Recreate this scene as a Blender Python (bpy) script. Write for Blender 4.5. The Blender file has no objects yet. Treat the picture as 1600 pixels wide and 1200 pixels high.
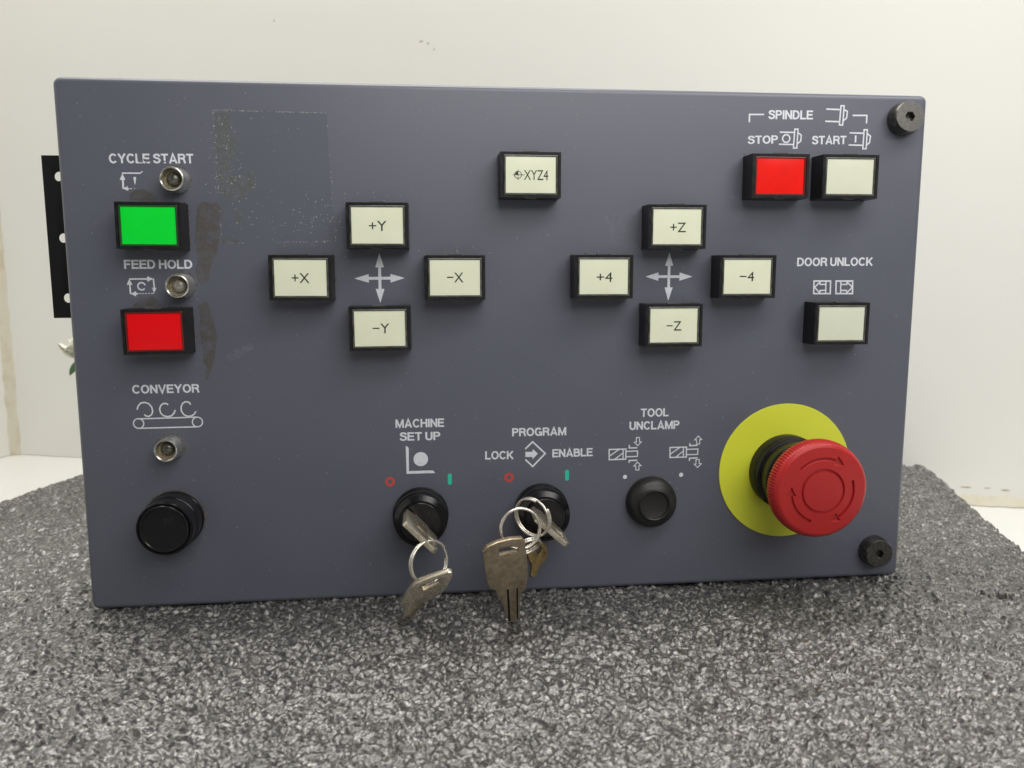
import bpy, bmesh, math, random
import numpy as np
from mathutils import Matrix, Vector

# ------------------------------------------------------------------ camera, world, lamps, exposure
S = bpy.context.scene
COL = S.collection
random.seed(7)
MM = 0.001
R = math.radians

cam = bpy.data.cameras.new('camera')
cam_o = bpy.data.objects.new('camera', cam)
COL.objects.link(cam_o)
S.camera = cam_o
CAM = Vector((-0.037857, -0.35162, 0.143964))
rows = [(0.994535, -0.1043816, -0.00215), (-0.0161968, -0.1339116, -0.9908609), (0.1031398, 0.9854807, -0.1348704)]                     # right, down, forward
r_, d_, f_ = [Vector(v) for v in rows]
m4 = Matrix((r_, -d_, -f_)).transposed().to_4x4()
m4.translation = CAM
cam_o.matrix_world = m4
cam.sensor_fit = 'HORIZONTAL'
cam.sensor_width = 36
cam.lens = 28.2310
cam.clip_start = 0.01
cam.clip_end = 50
cam.dof.use_dof = True
cam.dof.focus_distance = 0.345
cam.dof.aperture_fstop = 17

W = bpy.data.worlds.new('World')
S.world = W
W.use_nodes = True
bgn = W.node_tree.nodes['Background']
bgn.inputs[0].default_value = (1.0, 0.975, 0.94, 1)
bgn.inputs[1].default_value = 0.12

def area(name, loc, target, sx, sy, power, col):
    l = bpy.data.lights.new(name, 'AREA')
    l.shape = 'RECTANGLE'; l.size = sx; l.size_y = sy; l.energy = power; l.color = col
    o = bpy.data.objects.new(name, l); COL.objects.link(o)
    o.location = loc
    o.rotation_euler = (Vector(target) - Vector(loc)).to_track_quat('-Z', 'Y').to_euler()
    return o
area('overhead_lamp', (-0.28, 0.22, 1.25), (-0.28, 0.14, 0.0), 1.2, 0.4, 17.0, (1.0, 0.97, 0.92))
area('front_strip_lamp', (0.18, -0.20, 0.47), (0.08, 0.0, 0.16), 0.6, 0.12, 1.45, (1.0, 0.97, 0.93))
area('room_lamp', (0.45, -1.30, 0.86), (0.0, 0.0, 0.12), 1.4, 0.6, 10.0, (1.0, 0.99, 0.97))

vs = S.view_settings
vs.view_transform = 'Standard'
vs.look = 'None'
vs.exposure = 0.0
vs.gamma = 1
vs.use_curve_mapping = False
S.cycles.use_denoising = True
S.cycles.max_bounces = 8

# ------------------------------------------------------------------ materials
def mat(name, base, rough=0.5, metal=0.0, coat=0.0, spec=0.5, noise=None, bump=None, col2=None, trans=0.0, ior=None, emis=None, rvar=0.0):
    """noise=(scale, detail, lo, hi): mixes base -> col2 ; bump=(scale, strength, dist_mm)"""
    m = bpy.data.materials.new(name); m.use_nodes = True
    nt = m.node_tree; N = nt.nodes; L = nt.links
    b = N['Principled BSDF']
    b.inputs['Base Color'].default_value = (*base, 1)
    b.inputs['Roughness'].default_value = rough
    b.inputs['Metallic'].default_value = metal
    b.inputs['Coat Weight'].default_value = coat
    b.inputs['Coat Roughness'].default_value = 0.08
    b.inputs['Specular IOR Level'].default_value = spec
    b.inputs['Transmission Weight'].default_value = trans
    if ior: b.inputs['IOR'].default_value = ior
    tc = N.new('ShaderNodeTexCoord')
    if noise:
        n = N.new('ShaderNodeTexNoise'); n.inputs['Scale'].default_value = noise[0]; n.inputs['Detail'].default_value = noise[1]
        n.inputs['Roughness'].default_value = 0.62
        L.new(tc.outputs['Object'], n.inputs['Vector'])
        mr = N.new('ShaderNodeMapRange'); mr.inputs[1].default_value = noise[2]; mr.inputs[2].default_value = noise[3]
        L.new(n.outputs['Fac'], mr.inputs[0])
        mx = N.new('ShaderNodeMix'); mx.data_type = 'RGBA'
        mx.inputs[6].default_value = (*base, 1); mx.inputs[7].default_value = (*(col2 or base), 1)
        L.new(mr.outputs[0], mx.inputs[0]); L.new(mx.outputs[2], b.inputs['Base Color'])
        if rvar:
            m2 = N.new('ShaderNodeMapRange'); m2.inputs[3].default_value = rough - rvar; m2.inputs[4].default_value = rough + rvar
            L.new(n.outputs['Fac'], m2.inputs[0]); L.new(m2.outputs[0], b.inputs['Roughness'])
    if bump:
        n2 = N.new('ShaderNodeTexNoise'); n2.inputs['Scale'].default_value = bump[0]; n2.inputs['Detail'].default_value = 4
        L.new(tc.outputs['Object'], n2.inputs['Vector'])
        bp = N.new('ShaderNodeBump'); bp.inputs['Strength'].default_value = bump[1]; bp.inputs['Distance'].default_value = bump[2] * MM
        L.new(n2.outputs['Fac'], bp.inputs['Height']); L.new(bp.outputs[0], b.inputs['Normal'])
    return m

def masked(name, base, rough, scale, lo, hi, amount=1.0, col2=None):
    """patchy residue on the grey paint: noise decides where the residue lies and where bare paint shows"""
    m = mat(name, base, rough, noise=(900, 4, .35, .65), col2=col2 or base, bump=(1500, .12, .08))
    nt = m.node_tree; N = nt.nodes; L = nt.links; b = N['Principled BSDF']
    src = b.inputs['Base Color'].links[0].from_socket
    tc = N.new('ShaderNodeTexCoord'); n = N.new('ShaderNodeTexNoise')
    n.inputs['Scale'].default_value = scale; n.inputs['Detail'].default_value = 6; n.inputs['Roughness'].default_value = .7
    L.new(tc.outputs['Object'], n.inputs['Vector'])
    mr = N.new('ShaderNodeMapRange'); mr.inputs[1].default_value = lo; mr.inputs[2].default_value = hi; mr.inputs[4].default_value = amount
    L.new(n.outputs['Fac'], mr.inputs[0])
    mx = N.new('ShaderNodeMix'); mx.data_type = 'RGBA'; mx.inputs[6].default_value = (*PAINT, 1)
    L.new(mr.outputs[0], mx.inputs[0]); L.new(src, mx.inputs[7]); L.new(mx.outputs[2], b.inputs['Base Color'])
    return m

PAINT = (0.1025, 0.109, 0.139)
M = {}
M['paint'] = mat('grey_paint', (0.098, 0.105, 0.137), 0.37, spec=0.5, noise=(14, 8, .3, .72), col2=(0.107, 0.113, 0.141), bump=(1500, .16, .08), rvar=.10)
M['print'] = mat('white_print', (0.68, 0.70, 0.76), 0.55, noise=(700, 4, .50, .80), col2=(0.5, 0.51, 0.55))
M['print_red'] = mat('red_print', (0.52, 0.06, 0.045), 0.5)
M['print_green'] = mat('green_print', (0.025, 0.52, 0.35), 0.5)
M['black'] = mat('black_plastic', (0.008, 0.008, 0.009), 0.34, spec=.3, noise=(300, 4, .4, .8), col2=(0.02, 0.02, 0.02), bump=(2500, .12, .05), rvar=.1)
M['black_gloss'] = mat('black_gloss_plastic', (0.006, 0.006, 0.007), 0.22, spec=.38, noise=(200, 4, .5, .8), col2=(0.016, 0.016, 0.016), rvar=.08)
M['rubber'] = mat('black_rubber', (0.012, 0.012, 0.012), 0.42, noise=(900, 5, .55, .8), col2=(0.04, 0.038, 0.034), bump=(1800, .15, .06))
M['rim'] = mat('clear_lens_rim', (0.11, 0.11, 0.095), 0.22, spec=.6, noise=(250, 3, .3, .7), col2=(0.03, 0.03, 0.028))
M['rim_red'] = mat('red_lens_rim', (0.11, 0.012, 0.012), 0.22, spec=.6)
M['rim_green'] = mat('green_lens_rim', (0.02, 0.06, 0.02), 0.22, spec=.6)
M['cream'] = mat('cream_lens', (0.80, 0.83, 0.645), 0.25, spec=.45, noise=(60, 4, .3, .7), col2=(0.75, 0.78, 0.59))
M['cream_dull'] = mat('greyed_cream_lens', (0.72, 0.745, 0.60), 0.25, spec=.4, noise=(30, 3, .3, .7), col2=(0.68, 0.705, 0.56))
M['green'] = mat('green_lens', (0.003, 0.80, 0.045), 0.25, spec=.25, noise=(40, 3, .3, .7), col2=(0.003, 0.76, 0.042))
M['red_lens'] = mat('red_lens', (0.86, 0.004, 0.008), 0.25, spec=.22, noise=(40, 3, .3, .7), col2=(0.82, 0.004, 0.008))
M['red_lens_bright'] = mat('bright_red_lens', (0.93, 0.012, 0.007), 0.25, spec=.25, noise=(40, 3, .3, .7), col2=(0.78, 0.012, 0.008))
M['ink'] = mat('black_ink', (0.02, 0.02, 0.018), 0.5)
M['ink_brown'] = mat('brown_ink', (0.06, 0.035, 0.025), 0.5)
M['chrome'] = mat('dull_chrome', (0.66, 0.66, 0.63), 0.24, metal=.9, noise=(420, 5, .52, .80), col2=(0.26, 0.23, 0.18), rvar=.12)
M['lamp_lens'] = mat('dirty_lamp_lens', (0.10, 0.105, 0.08), 0.2, spec=.6, coat=.4, noise=(600, 4, .4, .7), col2=(0.02, 0.016, 0.01))
M['lamp_lens_pale'] = mat('pale_lamp_lens', (0.27, 0.26, 0.22), 0.2, spec=.6, coat=.4, noise=(600, 4, .4, .7), col2=(0.16, 0.145, 0.11))
M['well'] = mat('grimy_lamp_well', (0.34, 0.29, 0.19), 0.45, noise=(900, 4, .42, .75), col2=(0.10, 0.075, 0.045))
M['yellow'] = mat('yellow_plate', (0.70, 0.745, 0.05), 0.42, spec=.4, noise=(50, 3, .3, .7), col2=(0.68, 0.725, 0.048))
M['red_head'] = mat('red_plastic', (0.41, 0.018, 0.018), 0.34, spec=.35, noise=(60, 4, .35, .8), col2=(0.44, 0.024, 0.022), bump=(2600, .06, .05), rvar=.07)
M['screw'] = mat('black_oxide_steel', (0.085, 0.082, 0.076), 0.27, metal=.85, noise=(500, 5, .45, .8), col2=(0.15, 0.145, 0.13), rvar=.12)
M['bracket'] = mat('black_steel', (0.006, 0.006, 0.007), 0.6, spec=.25)
M['key'] = mat('nickel_key', (0.66, 0.60, 0.48), 0.27, metal=.85, noise=(420, 6, .52, .80), col2=(0.42, 0.35, 0.24), bump=(2600, .15, .04), rvar=.12)
M['key_dark'] = mat('tarnished_key', (0.42, 0.35, 0.25), 0.33, metal=.8, noise=(520, 6, .40, .72), col2=(0.25, 0.195, 0.13), bump=(2600, .15, .04), rvar=.12)
M['brass'] = mat('brass_key', (0.34, 0.25, 0.11), 0.36, metal=.85, noise=(400, 5, .42, .7), col2=(0.16, 0.11, 0.05), rvar=.12)
M['wire'] = mat('steel_wire', (0.78, 0.74, 0.66), 0.24, metal=.85, noise=(350, 4, .5, .8), col2=(0.40, 0.34, 0.26), rvar=.08)
M['stain'] = masked('brown_residue', (0.090, 0.083, 0.077), 0.5, 240, .30, .54, .95, col2=(0.068, 0.061, 0.055))
M['film'] = masked('glue_film', (0.070, 0.078, 0.073), 0.55, 330, .38, .58, .95, col2=(0.105, 0.115, 0.105))
M['ghost'] = masked('cleaner_paint_patch', (0.099, 0.109, 0.139), 0.37, 120, .3, .6, .7)
M['dust'] = mat('pale_dust', (0.42, 0.41, 0.39), 0.8)
M['grime'] = mat('tan_grime', (0.17, 0.135, 0.08), 0.85, noise=(800, 3, .35, .65), col2=(0.07, 0.055, 0.035))
M['scuff'] = masked('scuff_mark', (0.165, 0.17, 0.195), 0.55, 500, .42, .75, .8)
M['wall'] = mat('white_wall', (0.75, 0.75, 0.705), 0.6, spec=.3, noise=(3.5, 4, .3, .7), col2=(0.74, 0.738, 0.70), bump=(60, .08, 1.0))
M['table'] = mat('white_table', (0.80, 0.80, 0.77), 0.4, spec=.4, noise=(7, 4, .3, .75), col2=(0.77, 0.77, 0.74))
M['sealant'] = mat('yellowed_sealant', (0.60, 0.56, 0.45), 0.6, noise=(45, 5, .5, .78), col2=(0.46, 0.39, 0.27))
M['sealant_pale'] = mat('pale_sealant', (0.60, 0.565, 0.46), 0.6, noise=(30, 5, .5, .75), col2=(0.52, 0.47, 0.35))
M['smudge'] = mat('brown_smudge', (0.42, 0.375, 0.28), 0.8)
M['petal'] = mat('white_petal', (0.74, 0.74, 0.64), 0.55, noise=(60, 3, .3, .7), col2=(0.80, 0.80, 0.68))
M['petal'].node_tree.nodes['Principled BSDF'].inputs['Subsurface Weight'].default_value = .25
M['petal'].node_tree.nodes['Principled BSDF'].inputs['Subsurface Radius'].default_value = (.004, .004, .003)
M['leaf'] = mat('green_leaf', (0.045, 0.15, 0.035), 0.5, noise=(120, 4, .3, .7), col2=(0.03, 0.10, 0.025))

def mat_mat():
    m = bpy.data.materials.new('grey_felt_foam'); m.use_nodes = True
    nt = m.node_tree; N = nt.nodes; L = nt.links; b = N['Principled BSDF']
    tc = N.new('ShaderNodeTexCoord')
    def noise(sc, det, rgh=.6):
        n = N.new('ShaderNodeTexNoise'); n.inputs['Scale'].default_value = sc; n.inputs['Detail'].default_value = det; n.inputs['Roughness'].default_value = rgh
        L.new(tc.outputs['Object'], n.inputs['Vector']); return n
    a = noise(600, 5, .66); c = noise(18, 3); g = noise(130, 3, .6)
    cr = N.new('ShaderNodeValToRGB')
    e = cr.color_ramp.elements
    e[0].position = .41; e[0].color = (0.009, 0.009, 0.011, 1)
    e[1].position = .62; e[1].color = (0.30, 0.293, 0.283, 1)
    k = cr.color_ramp.elements.new(.50); k.color = (0.028, 0.028, 0.029, 1)
    L.new(a.outputs['Fac'], cr.inputs[0])
    mx = N.new('ShaderNodeMix'); mx.data_type = 'RGBA'; mx.blend_type = 'MULTIPLY'; mx.inputs[0].default_value = 1
    mr = N.new('ShaderNodeMapRange'); mr.inputs[1].default_value = .3; mr.inputs[2].default_value = .7; mr.inputs[3].default_value = .88; mr.inputs[4].default_value = 1.1
    L.new(c.outputs['Fac'], mr.inputs[0]); L.new(cr.outputs[0], mx.inputs[6]); L.new(mr.outputs[0], mx.inputs[7])
    mg = N.new('ShaderNodeMapRange'); mg.inputs[1].default_value = .36; mg.inputs[2].default_value = .60; mg.inputs[3].default_value = .42; mg.inputs[4].default_value = 1.15
    m3 = N.new('ShaderNodeMix'); m3.data_type = 'RGBA'; m3.blend_type = 'MULTIPLY'; m3.inputs[0].default_value = 1
    L.new(g.outputs['Fac'], mg.inputs[0]); L.new(mx.outputs[2], m3.inputs[6]); L.new(mg.outputs[0], m3.inputs[7])
    L.new(m3.outputs[2], b.inputs['Base Color'])
    b.inputs['Coat Weight'].default_value = .8; b.inputs['Coat Roughness'].default_value = .24; b.inputs['Coat Tint'].default_value = (1, .985, .96, 1)
    b.inputs['Roughness'].default_value = .34; b.inputs['Specular IOR Level'].default_value = 1.0
    b.inputs['Sheen Weight'].default_value = .25; b.inputs['Sheen Roughness'].default_value = .4; b.inputs['Sheen Tint'].default_value = (1, .98, .95, 1)
    bp = N.new('ShaderNodeBump'); bp.inputs['Strength'].default_value = .6; bp.inputs['Distance'].default_value = .5 * MM
    h = noise(1500, 3); L.new(h.outputs['Fac'], bp.inputs['Height']); L.new(bp.outputs[0], b.inputs['Normal'])
    return m
M['mat'] = mat_mat()

# ------------------------------------------------------------------ mesh helpers (all lengths in mm)
def link(name, me, material, parent=None, loc=None):
    o = bpy.data.objects.new(name, me); COL.objects.link(o)
    if material is not None and not me.materials: me.materials.append(material)
    if parent is not None: o.parent = parent
    if loc is not None: o.location = Vector(loc) * MM
    return o

def finish(bm, name, material, parent=None, loc=None, smooth=35, bevel=0, seg=2, scale=True, wn=False):
    bmesh.ops.recalc_face_normals(bm, faces=bm.faces)
    if bevel:
        es = [e for e in bm.edges if len(e.link_faces) == 2 and e.calc_face_angle(0) > R(30)]
        bmesh.ops.bevel(bm, geom=es, offset=bevel, segments=seg, profile=.5, affect='EDGES', clamp_overlap=True)
    if scale: bmesh.ops.scale(bm, vec=(MM, MM, MM), verts=bm.verts)
    me = bpy.data.meshes.new(name); bm.to_mesh(me); bm.free()
    if smooth:
        me.shade_smooth(); me.set_sharp_from_angle(angle=R(smooth))
    return link(name, me, material, parent, loc)

def box(bm, x0, x1, y0, y1, z0, z1):
    v = [bm.verts.new(c) for c in ((x0,y0,z0),(x1,y0,z0),(x1,y1,z0),(x0,y1,z0),(x0,y0,z1),(x1,y0,z1),(x1,y1,z1),(x0,y1,z1))]
    for f in ((0,3,2,1),(4,5,6,7),(0,1,5,4),(1,2,6,5),(2,3,7,6),(3,0,4,7)): bm.faces.new([v[i] for i in f])

def lathe(profile, seg=64, rfun=None):
    """profile of (radius, height out of the panel); axis is -y"""
    bm = bmesh.new(); rings = []
    for k, (r, d) in enumerate(profile):
        if r < 1e-6: rings.append([bm.verts.new((0, -d, 0))]); continue
        ring = []
        for i in range(seg):
            a = 2 * math.pi * i / seg
            rr = r if rfun is None else rfun(k, r, a)
            ring.append(bm.verts.new((rr * math.cos(a), -d, rr * math.sin(a))))
        rings.append(ring)
    for A, B in zip(rings, rings[1:]):
        for i in range(seg):
            j = (i + 1) % seg
            if len(A) == 1 and len(B) == 1: continue
            if len(A) == 1: bm.faces.new((A[0], B[i], B[j]))
            elif len(B) == 1: bm.faces.new((A[i], A[j], B[0]))
            else: bm.faces.new((A[i], A[j], B[j], B[i]))
    return bm

def arc(cx, cz, rx, rz, a0, a1, n=20):
    return [(cx + rx * math.cos(R(a0 + (a1 - a0) * i / n)), cz + rz * math.sin(R(a0 + (a1 - a0) * i / n))) for i in range(n + 1)]

def stroke(bm, pts, w, h, closed=False):
    """flat band of width w along pts, lying h above the panel"""
    P = [Vector(p) for p in pts]
    P = [p for i, p in enumerate(P) if i == 0 or (p - P[i - 1]).length > .02]
    n = len(P); L_, R_ = [], []
    for i in range(n):
        a = P[i - 1] if (i or closed) else None
        b = P[(i + 1) % n] if (i < n - 1 or closed) else None
        d1 = (P[i] - a).normalized() if a is not None else None
        d2 = (b - P[i]).normalized() if b is not None else None
        if d1 is None: d1 = d2
        if d2 is None: d2 = d1
        t = (d1 + d2)
        t = t.normalized() if t.length > 1e-6 else d1
        nrm = Vector((-t.y, t.x))
        c = max(.45, abs(nrm.dot(Vector((-d1.y, d1.x)))))
        off = nrm * (w / 2 / c)
        L_.append(bm.verts.new((P[i].x + off.x, -h, P[i].y + off.y)))
        R_.append(bm.verts.new((P[i].x - off.x, -h, P[i].y - off.y)))
    for i in range(n if closed else n - 1):
        j = (i + 1) % n
        bm.faces.new((R_[i], R_[j], L_[j], L_[i]))

def poly(bm, pts, h):
    vs_ = [bm.verts.new((x, -h, z)) for x, z in pts]
    es = [bm.edges.new((vs_[i], vs_[(i + 1) % len(vs_)])) for i in range(len(vs_))]
    bmesh.ops.triangle_fill(bm, use_beauty=True, edges=es)

def disc(bm, c, r, h, n=32):
    vs_ = [bm.verts.new((c[0] + r * math.cos(2 * math.pi * i / n), -h, c[1] + r * math.sin(2 * math.pi * i / n))) for i in range(n)]
    bm.faces.new(vs_)

def plate(outline, holes, th):
    """extruded flat plate in the local x-z plane, thickness th along y, with real holes"""
    bm = bmesh.new(); es = []
    for loop in [outline] + holes:
        v = [bm.verts.new((x, -th / 2, z)) for x, z in loop]
        es += [bm.edges.new((v[i], v[(i + 1) % len(v)])) for i in range(len(v))]
    bmesh.ops.triangle_fill(bm, use_beauty=True, use_dissolve=False, edges=es)
    g = bmesh.ops.extrude_face_region(bm, geom=list(bm.faces))
    bmesh.ops.translate(bm, vec=(0, th, 0), verts=[q for q in g['geom'] if isinstance(q, bmesh.types.BMVert)])
    bmesh.ops.recalc_face_normals(bm, faces=bm.faces)
    # flat sides become n-gon-free already; join coplanar triangles so the bevel sees only real edges
    bmesh.ops.dissolve_limit(bm, angle_limit=R(1), verts=bm.verts, edges=bm.edges)
    return bm

def empty(name, loc=(0, 0, 0)):
    o = bpy.data.objects.new(name, None); COL.objects.link(o); o.location = Vector(loc) * MM; o.empty_display_size = .01
    return o

def tag(o, label=None, cat=None, group=None, kind=None):
    if label: o['label'] = label
    if cat: o['category'] = cat
    if group: o['group'] = group
    if kind: o['kind'] = kind
    return o

# ------------------------------------------------------------------ the setting: table, walls
TZ = -35.0
WA = math.atan2(224.0 - 471.5, 378.0 + 381.3)        # heading of the back wall
CORNER = Vector((-455.8, 492.0))
wd = Vector((math.cos(WA), math.sin(WA)))            # along the back wall, to the right
wn_ = Vector((wd.y, -wd.x))                          # towards the viewer

bm = bmesh.new(); box(bm, -700, 1300, -1500, 900, TZ - 25, TZ)
tag(finish(bm, 'table', M['table'], bevel=2), kind='structure', label='white table top under the foam mat')

def wall(name, p, dirv, length, label):
    bm = bmesh.new(); box(bm, 0, length, 0, 20, 0, 1150)
    o = finish(bm, name, M['wall'], loc=(p.x, p.y, TZ + .4))
    o.rotation_euler.z = math.atan2(dirv.y, dirv.x)
    return tag(o, label, kind='structure')
wall_back = wall('wall_back', CORNER, wd, 1700, 'white wall behind the control panel')
wall_left = wall('wall_left', CORNER + wn_ * 1100, -wn_, 1100 - 0.6, 'white wall at the far left')

# sealant bead in the corner and along the foot of the back wall
def strip_on_wall(name, x0, x1, z0, z1, prot, material, parent, nx, nz, seed, jag):
    """a smeared bead lying against the back wall (wall-local x, z), a few mm proud, with an uneven outline"""
    rng = random.Random(seed); bm = bmesh.new(); g = []
    for i in range(nx + 1):
        row = []
        for j in range(nz + 1):
            u, v = i / nx, j / nz
            x = x0 + (x1 - x0) * u; z = z0 + (z1 - z0) * v
            if nx < nz and i == nx: x += rng.uniform(-jag, jag)
            if nx >= nz and j == nz: z += rng.uniform(-jag, jag)
            t = 1 - u if nx < nz else 1 - v
            row.append(bm.verts.new((x, -prot * t * (.8 + .4 * rng.random()) - .05, z)))
        g.append(row)
    for i in range(nx):
        for j in range(nz): bm.faces.new((g[i][j], g[i + 1][j], g[i + 1][j + 1], g[i][j + 1]))
    return finish(bm, name, material, parent, smooth=80)
strip_on_wall('corner_sealant', -2, 8, 0, 900, 7, M['sealant'], wall_back, 3, 120, 3, 1.0)
strip_on_wall('foot_sealant', 600, 1600, 0, 7, 5, M['sealant_pale'], wall_back, 300, 3, 5, 1.0)

def smudge(x, z, w, h, seed):
    rng = random.Random(seed); bm = bmesh.new(); n = 14
    vs_ = [bm.verts.new((x + w * math.cos(2*math.pi*i/n) * rng.uniform(.5, 1), -.12, z + h * math.sin(2*math.pi*i/n) * rng.uniform(.5, 1))) for i in range(n)]
    bm.faces.new(vs_)
    finish(bm, 'smudge', M['smudge'], wall_back, smooth=0)
for s_, (x, z, w, h) in enumerate(((438, 372, 2.2, .9), (444, 370, 1.2, 1.4), (449, 365, .7, 1.6), (305, 397, .8, 1.4), (878, 13, 6, .8), (893, 13, 3, .6), (906, 12, 4, .9), (848, 14, 2, .5))):
    smudge(x, z, w, h, s_)

# ------------------------------------------------------------------ the foam mat
def vnoise(x, y, cell, seed):
    rs = np.random.RandomState(seed); T = rs.rand(512, 512)
    fx = x / cell + 1000.3; fy = y / cell + 1000.7
    ix = np.floor(fx).astype(int); iy = np.floor(fy).astype(int)
    tx = fx - ix; ty = fy - iy
    tx = tx * tx * (3 - 2 * tx); ty = ty * ty * (3 - 2 * ty)
    a = T[ix % 512, iy % 512]; b = T[(ix + 1) % 512, iy % 512]; c = T[ix % 512, (iy + 1) % 512]; d = T[(ix + 1) % 512, (iy + 1) % 512]
    return (a * (1 - tx) + b * tx) * (1 - ty) + (c * (1 - tx) + d * tx) * ty

def build_mat():
    vv = [-330.0]
    while vv[-1] < 322:
        y = vv[-1]
        vv.append(y + (2.2 if y < -165 else .42 + max(0, y + 135) * .0028))
    vv = np.array(vv); nu = 1180
    uu = np.linspace(0, 1, nu)
    V, U = np.meshgrid(vv, uu, indexing='ij')
    # left and right edges as the mat lies, turned a little against the panel
    xl = -306.5 + .34 * (V - 168); xr = 271.5 + .2285 * (V - 24)
    wob_l = (vnoise(V, V * 0, 9, 41) - .5) * 1.6 + (vnoise(V, V * 0, 2.2, 42) - .5) * .9
    wob_r = (vnoise(V, V * 0, 11, 43) - .5) * 1.6 + (vnoise(V, V * 0, 2.4, 44) - .5) * .9
    X = (xl + wob_l) * (1 - U) + (xr + wob_r) * U
    t = np.clip(V / 300, 0, 1)
    Y = V - .32 * X * t
    X = X + .0
    wx = X + (vnoise(X, Y, 3.1, 5) - .5) * 2.4; wy = Y + (vnoise(X, Y, 3.3, 6) - .5) * 2.4
    h = (vnoise(wx, wy, 2.2, 1) - .5) * 1.9 + (vnoise(wx, wy, 1.2, 2) - .5) * 1.6 + (vnoise(wx, wy, 5.2, 3) - .5) * 1.0
    h += (vnoise(X, Y, .65, 4) - .5) * .6
    h += (vnoise(X, Y, 60, 7) - .5) * 1.4
    Z = h - 1.6
    # a torn crack in the surface at the right
    def gash(P, wdt, dep):
        nonlocal Z
        D = np.full(X.shape, 1e9)
        for (x0, y0), (x1, y1) in zip(P, P[1:]):
            dx, dy = x1 - x0, y1 - y0; l2 = dx * dx + dy * dy
            q = np.clip(((X - x0) * dx + (Y - y0) * dy) / l2, 0, 1)
            D = np.minimum(D, np.hypot(X - x0 - q * dx, Y - y0 - q * dy))
        Z -= dep * np.clip(1 - D / wdt, 0, 1) ** .6
    gash([(220.51,-24.98), (220.5,-28.73), (222.66,-31.18), (227.36,-28.74), (230.31,-30.55), (241.75,-29.58)], 2.8, 14.0)
    gash([(211.21,-20.91), (213.11,-22.65), (213.9,-25.01)], 1.8, 7.0)
    # weight of the panel presses the mat a touch; rounded rim of the mat
    e = np.minimum(U * (xr - xl), (1 - U) * (xr - xl))
    Z -= 2.2 * np.clip(1 - e / 3.0, 0, 1) ** 2
    # skirts down to the table
    def pad(A): return np.pad(A, 1, mode='edge')
    X, Y, Z = pad(X), pad(Y), pad(Z)
    Z[0, :] = Z[-1, :] = TZ; Z[:, 0] = Z[:, -1] = TZ
    nr, nc = X.shape
    co = np.stack([X, Y, Z], -1).reshape(-1, 3) * MM
    I = np.arange(nr * nc).reshape(nr, nc)
    q = np.stack([I[:-1, :-1], I[:-1, 1:], I[1:, 1:], I[1:, :-1]], -1).reshape(-1, 4)
    me = bpy.data.meshes.new('foam_mat')
    me.vertices.add(len(co)); me.vertices.foreach_set('co', co.ravel().astype(np.float32))
    me.loops.add(q.size); me.loops.foreach_set('vertex_index', q.ravel().astype(np.int32))
    me.polygons.add(len(q)); me.polygons.foreach_set('loop_start', np.arange(0, q.size, 4, dtype=np.int32))
    me.update(calc_edges=True)
    me.shade_smooth()
    return link('foam_mat', me, M['mat'])
tag(build_mat(), 'thick grey speckled foam mat with a torn crack, under the control panel', 'mat')

# ------------------------------------------------------------------ the control panel: housing
PXL, PXR, PZB, PZT, PD = -185.96, 186.46, -0.94, 223.1, 62.0
panel = empty('control_panel')
tag(panel, 'dark grey machine control panel box with push buttons, key switches and red stop button', 'control panel')

def housing():
    """folded sheet-metal box with rounded corners and a rounded front edge"""
    rc, re = 3.2, 2.3
    def loop(inset, y):
        r = max(rc - inset, .9); out = []
        x0, x1, z0, z1 = PXL + inset, PXR - inset, PZB + inset, PZT - inset
        for cx, cz, a0 in ((x1 - r, z1 - r, 0), (x0 + r, z1 - r, 90), (x0 + r, z0 + r, 180), (x1 - r, z0 + r, 270)):
            for i in range(7):
                a = R(a0 + 90 * i / 6); out.append((cx + r * math.cos(a), y, cz + r * math.sin(a)))
        return out
    bm = bmesh.new(); L_ = []
    for k in range(8):
        a = R(90 * k / 7)
        L_.append(loop(re * (1 - math.sin(a)), re * (1 - math.cos(a))))
    L_.append(loop(0, PD))
    rings = [[bm.verts.new(c) for c in l] for l in L_]
    bm.faces.new(rings[0]); n = len(rings[0])
    for A, B in zip(rings, rings[1:]):
        for i in range(n): bm.faces.new((A[i], A[(i+1) % n], B[(i+1) % n], B[i]))
    bm.faces.new(rings[-1][::-1])
    return finish(bm, 'housing', M['paint'], panel, smooth=40)
hous = housing()

# hinge flange standing out behind the left edge, with three through holes
zs = [(-194.17,186.12), (-194.2,160.1), (-194.17,134.24)]
holes = [[(x + 2.05 * math.cos(2*math.pi*i/24), z + 2.05 * math.sin(2*math.pi*i/24)) for i in range(24)] for x, z in zs]
bm = plate([(-200.4, 125.6), (-176, 125.6), (-176, 194.8), (-200.4, 194.8)], holes, 2.0)
o = finish(bm, 'hinge_flange', M['bracket'], panel, loc=(0, 20, 0), bevel=.35)
o['label'] = 'black steel flange with round holes behind the left edge'

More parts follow.
